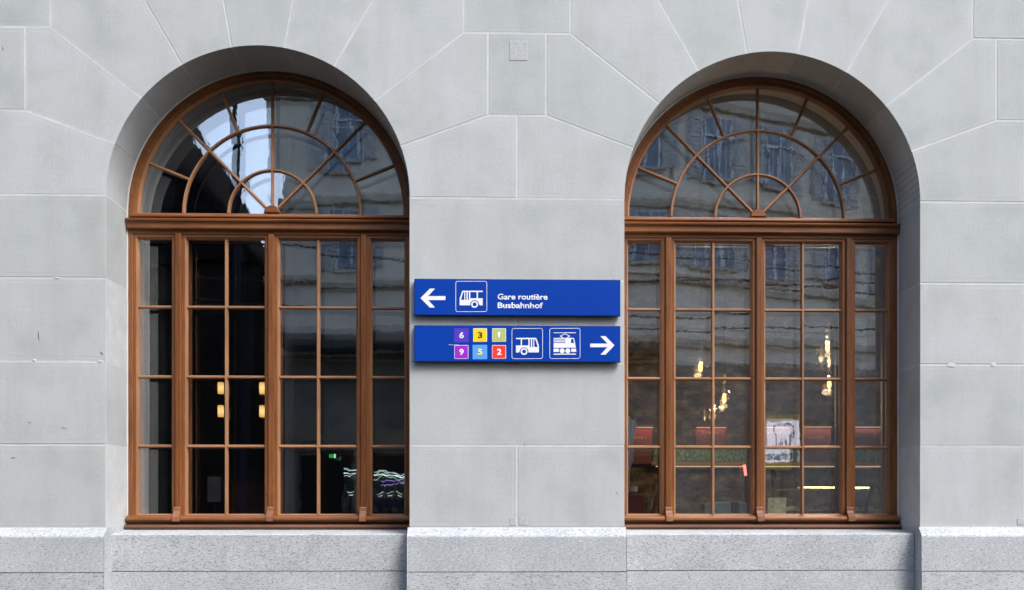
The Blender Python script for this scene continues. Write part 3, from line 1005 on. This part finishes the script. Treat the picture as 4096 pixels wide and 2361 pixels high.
b = MB(); b.tube([(0, .005, .04), (0, .005, 5.3 - 2.085)], .005, 6); b.build('rod', M['dark'], t)
# bar counter and bottles; added wavy glow tubes imitate mirrored neon
t = tag(empty('bar_counter', (-1.36, 3.1, FLOOR)), 'dark bar with added wavy white glow lines imitating mirrored neon, left window', 'bar counter')
b = MB(); b.box(-.46, .75, -.1, .5, 0, 1.0, ch=.01); b.build('cabinet', flat('bar_black', (0.02, 0.02, 0.022), 0.4), t)
b = MB(); b.box(-.46, .75, .44, .5, 1.01, 1.43, ch=.005); b.build('back_panel', flat('bar_back', (0.05, 0.05, 0.055), 0.3), t)
for z0, am, r in ((1.415, .008, .005), (1.450, .016, .0025), (1.435, .02, .002), (1.385, .022, .002), (1.23, .014, .002), (1.20, .010, .003)):
    b = MB(); b.tube([(-.45 + 1.18 * k / 40, .36 - .0, z0 + am * (math.sin(k * .53 + z0 * 9) + .7 * math.sin(k * 1.37 + z0) + rng.uniform(-.5, .5)) - .05 * k / 40) for k in range(41)], [r * rng.uniform(.35, 1.3) for k in range(41)], 6)
    b.build('glow_strip', glow('mirrored_neon', (.70, .95, .88), .75) if z0 == 1.415 else bpy.data.materials['mirrored_neon'], t)
for z0 in (1.33, 1.29):  # violet glow lines added likewise, as mirrored neon
    b = MB(); b.tube([(-.05 + .42 * k / 22, .34, z0 + .05 * k / 22 + rng.uniform(-.012, .012)) for k in range(23)], [.003 * rng.uniform(.4, 1.5) for k in range(23)], 6)
    b.build('glow_strip', bpy.data.materials['mirrored_violet'] if 'mirrored_violet' in bpy.data.materials else glow('mirrored_violet', (.45, .36, 1.0), .5), t)
M['purple'] = flat('purple_label', (0.30, 0.18, 0.55), 0.5)
M['pale_bottle'] = flat('frosted_bottle', (0.55, 0.58, 0.62), 0.25)
for k in range(9):
    x = -1.78 + .105 * k
    t = empty('bottle', (x, 3.36, FLOOR + 1.001))
    tag(t, 'frosted bottle in the row on the lit bar in the left window', 'bottle', 'bottles on the bar')
    h = .26 + .05 * rng.random()
    b = MB(); b.lathe([(.001, 0), (.036, 0), (.038, .01), (.038, h * .6), (.013, h * .8), (.012, h), (.001, h + .001)], seg=12); b.build('body', M['pale_bottle'], t, smooth=True)
    b = MB(); b.lathe([(.0385, h * .2), (.0392, h * .22), (.0392, h * .5), (.0385, h * .52)], seg=12, cap=False); b.build('paper_label', M['purple'] if 2 < k < 8 else M['print_white'], t)
# orange wood panel, pale column, leaflet stand
b = MB(); b.box(-2.10, -.30, 5.2, 5.28, 1.90, 2.16, ch=.01)
t = tag(b.build('wooden_bulkhead', flat('orange_wood', (0.30, 0.085, 0.02), 0.5)), 'dim orange wooden bulkhead above the lit bar', 'bulkhead')
b = MB(); b.lathe([(.07, 0), (.07, .05), (.055, .08), (.052, 4.7), (.075, 4.8), (.075, 4.85)], seg=20)
tag(b.build('column', flat('grey_column', (0.34, 0.32, 0.30), 0.7), None, (-2.17, 2.4, FLOOR)), 'slim pale grey column right of the central mullion in the left window', 'column')
t = tag(empty('leaflet_stand', (-2.57, 1.25, FLOOR)), 'faint grey notice on a thin stand in the bottom row of the left window', 'notice')
b = MB(); b.box(-.055, .055, 0, .006, 1.10, 1.315); b.build('sheet', flat('grey_sheet', (0.10, 0.10, 0.115), 0.8), t)
b = MB(); b.tube([(0, .012, 0), (0, .012, 1.2)], .008, 8); b.build('pole', M['dark'], t)
b = MB(); b.lathe([(.001, 0), (.13, 0), (.13, .012), (.001, .02)], (0, .012, 0), 16); b.build('foot', M['dark'], t)
t = tag(empty('red_chair', (-2.52, 2.1, FLOOR)), 'dull red upholstered chair in the dark bottom row of the left window', 'chair')
mt = flat('dull_red_fabric', (0.07, 0.016, 0.014), 0.9)
b = MB(); b.box(-.20, .20, .16, .22, .50, 1.30, ch=.02); b.build('backrest', mt, t)
b = MB(); b.box(-.21, .21, -.22, .22, .42, .495, ch=.02); b.build('seat', mt, t)
for sx in (-.18, .18):
    for sy in (-.18, .18):
        b = MB(); b.box(sx - .018, sx + .018, sy - .018, sy + .018, 0, .418); b.build('leg', M['dark'], t)

# ------------------------------------------------------------------ the two blue direction signs
M['blue'] = flat('blue_enamel', (0.0005, 0.043, 0.335), 0.35, spec=0.25, vary=0.05, scale=2.5)
M['blue_edge'] = flat('dark_blue_return', (0.004, 0.018, 0.075), 0.5)
M['white'] = flat('white_film', (0.80, 0.80, 0.80), 0.45, vary=0.02)
U = 0.0006815                      # metres per unit of the sign's own drawing grid
def sign(name, ztop, label):
    t = empty(name, (0, 0, 0))
    tag(t, label, 'sign', 'blue direction signs on the pillar')
    b = MB()
    o = [(-.755, ztop - .266), (.758, ztop - .266), (.758, ztop), (-.755, ztop)]
    b.loops([at(inset(o, .004), -.012), at(o, -.016), at(o, -.049), at(inset(o, .003), -.052)], [1, 1, 1], True, False)
    b.add(at(inset(o, .003), -.052), [(0, 1, 2, 3)], 0)
    b.build('panel', [M['blue'], M['blue_edge']], t, fix=False)
    for x in (-.70, .0, .71):
        for z in (ztop + .004, ztop - .270):
            c = MB(); c.loops([[(x + .004 * math.cos(q), y, z + .004 * math.sin(q)) for q in [k * math.pi / 4 for k in range(8)]] for y in (-.012, -.032)], 0, True, True)
            c.build('clip', M['chrome'], t)
        c = MB(); c.box(x - .02, x + .02, -.013, .004, ztop - .22, ztop - .05); c.build('spacer', M['blue_edge'], t)
    return t
YS = -.0522
class Flat:
    """thin film shapes on a sign; drawing grid in units, u right, v down"""
    def __init__(s, u0, v0, slope, ztop):
        s.b = MB(); s.u0, s.v0, s.sl, s.zt = u0, v0, slope, ztop
    def pt(s, u, v):
        return (-.755 + (u - s.u0) * U, s.zt - (v - s.v0 - (u - s.u0) * s.sl) * U)
    def poly(s, pts, lift=0.0, t=.0007):
        q = [s.pt(u, v) for u, v in pts]
        ar = sum(q[i - 1][0] * q[i][1] - q[i][0] * q[i - 1][1] for i in range(len(q)))
        if ar < 0: q = q[::-1]
        s.b.loops([at(q, YS + .0003 - lift), at(q, YS - t - lift)], 0, False, True)
    def rect(s, u0, u1, v0, v1, **k): s.poly([(u0, v0), (u1, v0), (u1, v1), (u0, v1)], **k)
    def ring(s, outer, inner, lift=0.0, t=.0007):
        a = [s.pt(*p) for p in outer]; c = [s.pt(*p) for p in inner]
        s.b.loops([at(a, YS - lift), at(a, YS - t - lift), at(c, YS - t - lift), at(c, YS - lift)], 0)
    def disc(s, u, v, r, n=24, **k): s.poly([(u + r * math.cos(2 * math.pi * i / n), v + r * math.sin(2 * math.pi * i / n)) for i in range(n)], **k)
    def annulus(s, u, v, r1, r0, n=28):
        f = lambda r: [(u + r * math.cos(2 * math.pi * i / n), v + r * math.sin(2 * math.pi * i / n)) for i in range(n)]
        s.ring(f(r1), f(r0))
    def build(s, name, mat, parent): return s.b.build(name, mat, parent)
def rrect(u0, u1, v0, v1, r, n=5):
    out = []
    for cu, cv, a in ((u1 - r, v0 + r, -90), (u1 - r, v1 - r, 0), (u0 + r, v1 - r, 90), (u0 + r, v0 + r, 180)):
        out += [(cu + r * math.cos(R(a + 90 * k / n)), cv + r * math.sin(R(a + 90 * k / n))) for k in range(n + 1)]
    return out

def text_mesh(txt, bold, w, h, cap='H'):
    """lettering as flat mesh, scaled to width w and the height h of its capitals"""
    def mesh_of(s):
        c = bpy.data.curves.new('lettering', 'FONT')
        c.body = s; c.resolution_u = 4
        c.bevel_depth = bold; c.bevel_resolution = 0
        o = bpy.data.objects.new('lettering', c); col.objects.link(o)
        dg = bpy.context.evaluated_depsgraph_get(); dg.update()
        me = bpy.data.meshes.new_from_object(o.evaluated_get(dg))
        bpy.data.objects.remove(o); bpy.data.curves.remove(c)
        return me
    ref = mesh_of(cap)
    rh = max(v.co.y for v in ref.vertices) - min(v.co.y for v in ref.vertices)
    ry = min(v.co.y for v in ref.vertices)
    bpy.data.meshes.remove(ref)
    me = mesh_of(txt)
    x0 = min(v.co.x for v in me.vertices); x1 = max(v.co.x for v in me.vertices)
    sx, sy = w / (x1 - x0), h / rh
    for v in me.vertices:
        v.co = Vector(((v.co.x - x0) * sx, -v.co.z * .0006 / bold, (v.co.y - ry) * sy))
    me.update()
    return me

Z1, Z2 = 3.177, 2.8375
BUS = dict(roof=((670, 282), (887, 294)))
def bus(F, m):
    """bus pictogram; m maps a u of the left-facing drawing"""
    P_ = lambda pts: [(m(u), v) for u, v in pts]
    F.poly(P_([(668, 283), (676, 281), (884, 281), (888, 285), (888, 291), (884, 295), (664, 295)]))
    F.poly(P_([(664, 295), (679, 295), (653, 379), (640, 379), (640, 364)]))             # windscreen post
    F.poly(P_([(690, 295), (700, 295), (700, 379), (690, 379)]))
    F.poly(P_([(713, 295), (727, 295), (727, 379), (713, 379)]))
    F.poly(P_([(740, 295), (754, 295), (754, 379), (740, 379)]))
    F.poly(P_([(822, 295), (836, 295), (836, 362), (822, 362)]))
    wc, wv, wr = 800, 430, 47
    a0, a1 = -170, -10
    arch = [(wc + wr * math.cos(R(a)), wv + wr * math.sin(R(a))) for a in [a0 + (a1 - a0) * k / 18 for k in range(19)]]
    # body in convex strips around the wheel arch
    F.poly(P_([(640, 379), (754, 379), (754, 438), (646, 438), (640, 432)]))
    mid = [q for q in arch]
    for p, q in zip(arch, arch[1:]):
        F.poly(P_([(p[0], 362), (q[0], 362), q, p]))
    F.poly(P_([(754, 362), (arch[0][0], 362), arch[0], (arch[0][0] - 4, 438), (754, 438)])) if arch[0][0] > 754 else None
    F.poly(P_([(arch[-1][0], 362), (887, 362), (887, 438), (arch[-1][0] + 8, 438), arch[-1]]))
    F.annulus(m(wc), 428, 37, 21)

s1 = sign('direction_sign', Z1, 'upper blue sign with a left arrow, a bus symbol and Gare routière Busbahnhof')
mk = lambda: Flat(152, 150, 15 / 2220, Z1)
F = mk()
F.poly([(220, 360), (320, 258), (376, 258), (302, 338), (302, 381), (376, 461), (320, 461)][0:3] + [(302, 338), (262, 360)])
F.poly([(220, 360), (262, 360), (302, 381), (376, 461), (320, 461)])
F.poly([(262, 360), (302, 338), (488, 338), (488, 381), (302, 381)])
F.build('arrow', M['white'], s1)
F = mk(); F.ring(rrect(596, 934, 177, 508, 24), rrect(601, 929, 182, 503, 19)); F.build('pictogram_frame', M['white'], s1)
F = mk(); bus(F, lambda u: u); F.build('bus_pictogram', M['white'], s1)
for txt, u0, u1, vb in (('Gare routière', 1046, 1585, 374), ('Busbahnhof', 1047, 1534, 466)):
    me = text_mesh(txt, 0.028, (u1 - u0) * U, 62 * U)
    x, zz = mk().pt(u0, vb + 3)
    link('lettering', me, M['white'], s1, (x, YS, zz))

s2 = sign('direction_sign', Z2, 'lower blue sign with six coloured number tiles, bus and tram symbols and a right arrow')
mk = lambda: Flat(152, 645, 17 / 2220, Z2)
F = mk()
F.poly([(2308, 870), (2210, 771), (2155, 771), (2232, 851), (2268, 870)])
F.poly([(2308, 870), (2268, 870), (2232, 890), (2155, 971), (2210, 971)])
F.poly([(2268, 870), (2232, 851), (2045, 851), (2045, 890), (2232, 890)])
F.build('arrow', M['white'], s2)
for u0, u1 in ((1199, 1534), (1606, 1938)):
    F = mk(); F.ring(rrect(u0, u1, 683, 1013, 24), rrect(u0 + 5, u1 - 5, 688, 1008, 19)); F.build('pictogram_frame', M['white'], s2)
class Shift(Flat):
    pass
F = Flat(152, 645 - 506, 17 / 2220, Z2)
bus(F, lambda u: 1245 + (887 - u)); F.build('bus_pictogram', M['white'], s2)
F = mk()
F.rect(1650, 1893, 730, 737)
for q in ([(1716, 768), (1772, 740), (1774, 748), (1731, 768)], [(1772, 740), (1829, 768), (1814, 768), (1774, 748)],
          [(1716, 768), (1731, 768), (1762, 790), (1746, 790)], [(1829, 768), (1814, 768), (1784, 790), (1799, 790)]):
    F.poly(q)
for v in (788, 806, 824): F.rect(1650, 1776, v, v + 11)
F.poly([(1776, 788), (1838, 788), (1838, 845), (1776, 845)])
F.poly([(1838, 788), (1864, 788), (1871, 794), (1872, 800), (1838, 800)])
F.poly([(1862, 800), (1872, 800), (1881, 845), (1871, 845)])
F.poly([(1650, 843), (1881, 845), (1890, 895), (1650, 895)])
F.rect(1650, 1708, 904, 940)
F.poly([(1840, 904), (1891, 904), (1896, 940), (1840, 940)])
F.disc(1742, 928, 27); F.disc(1803, 928, 27)
F.rect(1650, 1893, 958, 969)
F.build('tram_pictogram', M['white'], s2)
F = mk(); F.poly([(522, 857), (630, 859), (630, 862), (522, 860)]); F.build('scratch', M['white'], s2)
tiles = [('6', 582, 737, 682, 832, (0.085, 0.035, 0.50), False, (0.8, .8, .8)), ('3', 785, 934, 682, 828, (0.90, 0.62, 0.005), True, (0.045, 0.012, 0.004)),
         ('1', 988, 1138, 683, 829, (0.45, 0.52, 0.17), True, (0.8, .8, .8)), ('9', 583, 734, 863, 1010, (0.33, 0.018, 0.55), True, (0.8, .8, .8)),
         ('5', 779, 936, 860, 1015, (0.10, 0.33, 0.82), False, (0.80, 0.85, 0.06)), ('2', 988, 1138, 864, 1010, (0.84, 0.042, 0.030), True, (0.8, .8, .8))]
for d, u0, u1, v0, v1, c, border, dc in tiles:
    F = mk(); F.poly(rrect(u0, u1, v0, v1, 7)); 
    mt = flat('tile_' + d, c, 0.4, vary=.03)
    tl = F.build('number_tile', M['white'] if border else mt, s2)
    e = 5 if border else 0
    if border:
        F = mk(); F.poly(rrect(u0 + e, u1 - e, v0 + e, v1 - e, 4), lift=.0007); F.build('colour_field', mt, tl)
    me = text_mesh(d, 0.036, (27 if d == '1' else 50) * U, 66 * U)
    uc = (u0 + u1) / 2
    x, zz = mk().pt(uc - (15 if d == '1' else 25), (v0 + v1) / 2 + 34)
    link('digit', me, flat('digit_' + d, dc, 0.5, vary=.02), tl, (x, YS - .0014, zz))

# ------------------------------------------------------------------ across the street (seen only mirrored in the panes)
YO = -24.0
M['render'] = flat('beige_render', (0.62, 0.555, 0.47), 0.9, vary=0.14, scale=0.8)
M['ground_floor'] = flat('dark_shop_wall', (0.15, 0.135, 0.12), 0.6, vary=0.5, scale=0.7)
M['band'] = flat('sandstone_band', (0.42, 0.37, 0.30), 0.9, vary=0.2, scale=3)
M['shutter'] = flat('grey_shutter', (0.40, 0.40, 0.40), 0.7, vary=0.2, scale=6)
M['win_sky'] = flat('mirrored_sky_window', (0.14, 0.185, 0.255), 0.35, vary=.5, scale=1.5)  # sky mirrored in these windows is put into the blue colour
M['shop_dark'] = flat('shop_window_dark', (0.012, 0.011, 0.010), 0.6, spec=.1)
M['win_white'] = flat('white_window_frame', (0.62, 0.64, 0.66), 0.6)
def street_house(name, origin, ang, length, height, cols, rows, label, cat='building'):
    t = empty(name, origin)
    t.rotation_euler.z = ang
    tag(t, label, cat, 'buildings across the street')
    b = MB(); b.box(0, length, -9, 0, 0, height); b.build('wall', M['render'], t)
    b = MB(); b.box(-.03, length + .03, -.5, .008, 0, 6.15); b.build('ground_floor', M['ground_floor'], t)
    for z in rows['bands']:
        b = MB(); b.box(-.1, length + .1, .002, .16, z, z + .28, ch=.03); b.build('band', M['band'], t)
    b = MB(); b.box(-.25, length + .25, .002, .6, height - .5, height + .05, ch=.06); b.build('cornice', M['band'], t)
    for z0, h in rows['windows']:
        for x in cols:
            b = MB(); b.box(x - .52, x + .52, .002, .05, z0, z0 + h, ch=.01)
            w = b.build('window', M['win_sky'], t)
            b = MB()
            for dx in (-.50, -.03, .44): b.box(x + dx, x + dx + .06, .052, .09, z0, z0 + h)
            b.box(x - .5, x + .5, .092, .12, z0 + h * .66, z0 + h * .66 + .06)
            b.build('frame', M['win_white'], w)
            for sx in (-1, 1):
                b = MB()
                x0 = x + sx * .56 if sx > 0 else x - 1.06
                b.box(x0, x0 + .50, .03, .08, z0 - .03, z0 + h + .03, ch=.008)
                for k in range(int(h / .14)): b.box(x0 + .05, x0 + .45, .082, .10, z0 + .04 + k * .14, z0 + .12 + k * .14)
                b.build('shutter', M['shutter'], w)
            b = MB(); b.box(x - .62, x + .62, .002, .14, z0 - .13, z0 - .034, ch=.01); b.build('sill', M['band'], w)
    return t
rowsA = dict(bands=(6.75, 8.55, 11.1, 14.3), windows=((9.25, 1.7), (12.2, 1.9), (15.2, 1.9)))
street_house('street_house', (-7.42, YO, 0), 0, 12.6, 19.0, (2.4, 9.3, 11.8), rowsA, 'beige house with blue grey windows mirrored in the upper panes')
rowsB = dict(bands=(6.7, 8.6, 11.2, 14.3), windows=((9.2, 1.75), (12.2, 1.9), (15.2, 1.9)))
street_house('street_house', (5.25, YO, 0), R(-24), 26.0, 19.0, (1.6, 4.0, 6.6, 9.4, 12.2, 15, 18, 21, 24), rowsB, 'long beige house with blue grey windows running away down the street')
# ground floor: awning, shop fronts
t = empty('shop_front', (-7.0, YO + .02, 0)); tag(t, 'dark shop front with a long flat canopy across the street', 'shop')
b = MB(); b.box(0, 12, .17, 1.5, 6.2, 6.6, ch=.03); b.build('canopy', flat('dark_canopy', (0.04, 0.04, 0.04), 0.7), t)
for k in range(5):
    b = MB(); b.box(.3 + 2.4 * k, 2.3 + 2.4 * k, .01, .06, .3, 3.2, ch=.02); b.build('shop_window', M['shop_dark'], t)
    b = MB(); b.box(.25 + 2.4 * k, 2.35 + 2.4 * k, .01, .09, 3.3, 3.9, ch=.02); b.build('fascia', flat('shop_fascia', (0.16, 0.13, 0.09), 0.6) if k == 0 else bpy.data.materials['shop_fascia'], t)
# dental practice light box, its lettering reads reversed in the glass
t = empty('light_box_sign', (8.62, YO + .55, 2.62)); tag(t, 'lit white sign with a tooth outline and the word vitadent across the street', 'sign')
b = MB(); b.box(-.52, .52, -.15, 0, .28, 1.62, ch=.01); b.build('panel', glow('lit_white_panel', (.86, .82, .90), .44), t)
b = MB(); b.box(-.56, .56, -.16, .02, 0, .26, ch=.02); b.box(-.56, .56, -.16, .02, 1.64, 1.80, ch=.02); b.build('frame', flat('ochre_box', (0.50, 0.36, 0.10), 0.5), t)
b = MB(); b.tube([(.0, -.02, -2.62), (0, -.08, 0)], .05, 8); b.build('post', M['dark'], t)
me = text_mesh('vitadent', 0.03, .98, .30)
lt = link('lettering', me, flat('sign_blue_ink', (0.05, 0.08, 0.30), 0.6), t, (.49, .012, .33), (0, 0, math.pi))
tooth = [(-.22, .78), (-.24, 1.15), (-.30, 1.30), (-.24, 1.48), (-.10, 1.50), (.0, 1.45), (.12, 1.50), (.26, 1.46), (.30, 1.28), (.22, 1.12), (.20, .78), (.10, .76), (.04, 1.02), (-.06, 1.02), (-.12, .76), (-.22, .78)]
b = MB(); b.tube([(x, .014, z) for x, z in tooth], .024, 6); b.build('tooth_outline', bpy.data.materials['sign_blue_ink'], t)
# station wing and hall roof on the left: the dark shapes in the left window
t = empty('station_wing', (-9.2, -1.2, 0)); tag(t, 'tall dark timbered station wing on the left of the street', 'building', 'buildings across the street')
mt = flat('dark_timber', (0.022, 0.019, 0.017), 0.95, spec=0.05, vary=0.4, scale=1.2)
b = MB(); b.box(-11, 0, -16, -4.5, 0, 13.0); b.build('wall', mt, t)
for k in range(5):
    b = MB(); b.tube([(.16, -5 - 2.2 * k, 4.2), (.16, -7 - 2.2 * k, 7.0)], .14, 6); b.build('brace', flat('brown_brace', (0.09, 0.06, 0.04), 0.8) if k == 0 else bpy.data.materials['brown_brace'], t)
b = MB()
b.loops([[(x, y, z) for x, z in ((-12, 13.1), (.6, 13.02), (-5.5, 16.0))] for y in (-16.4, -4.1)], 0, True, True)
b.build('roof', flat('slate', (0.012, 0.012, 0.013), 1.0, spec=0.0), t)
t = empty('train_hall', (-8.75, -24.5, 0)); tag(t, 'dark steep roofed train hall beyond the station wing', 'building', 'buildings across the street')
b = MB(); b.box(-30, 1.0, -16, 0, 0, 9.3); b.build('wall', mt, t)
b = MB()
b.loops([[(x, y, z) for x, z in ((-34, 9.32), (.75, 9.32), (-2.2, 13.3), (-8.5, 24.5), (-26, 24.5))] for y in (-16, .3)], 0, True, True)
b.build('roof', bpy.data.materials['slate'], t)
t = empty('lamp_mast', (-8.24, YO + .6, 0)); tag(t, 'slender blue grey mast standing in the gap between the roofs', 'mast')
b = MB(); b.tube([(0, 0, 0), (0, 0, 9), (0, 0, 15.5)], [.17, .15, .11], 10); b.build('pole', flat('blue_grey_paint', (0.018, 0.022, 0.03), 0.9, spec=0.1), t)
b = MB(); b.tube([(0, 0, 14.6), (1.0, .3, 15.0), (1.9, .6, 15.0)], .05, 6); b.build('arm', bpy.data.materials['blue_grey_paint'], t)
# overhead wires of the street
for k, (x0, z0, x1, z1, y) in enumerate(((-9, 7.2, 26, 8.6, -17), (-9, 8.6, 26, 7.2, -18), (-9, 6.0, 26, 6.9, -14), (-9, 6.4, 26, 5.9, -15), (-9, 9.4, 26, 8.0, -19))):
    b = MB()
    b.tube([(x0 + (x1 - x0) * i / 24, y - 2 * i / 24, z0 + (z1 - z0) * i / 24 - .5 * (1 - (2 * i / 24 - 1) ** 2)) for i in range(25)], .022, 5)
    tag(b.build('overhead_wire', M['dark']), 'thin dark overhead wire sagging across the street', 'wire', 'overhead wires above the street')
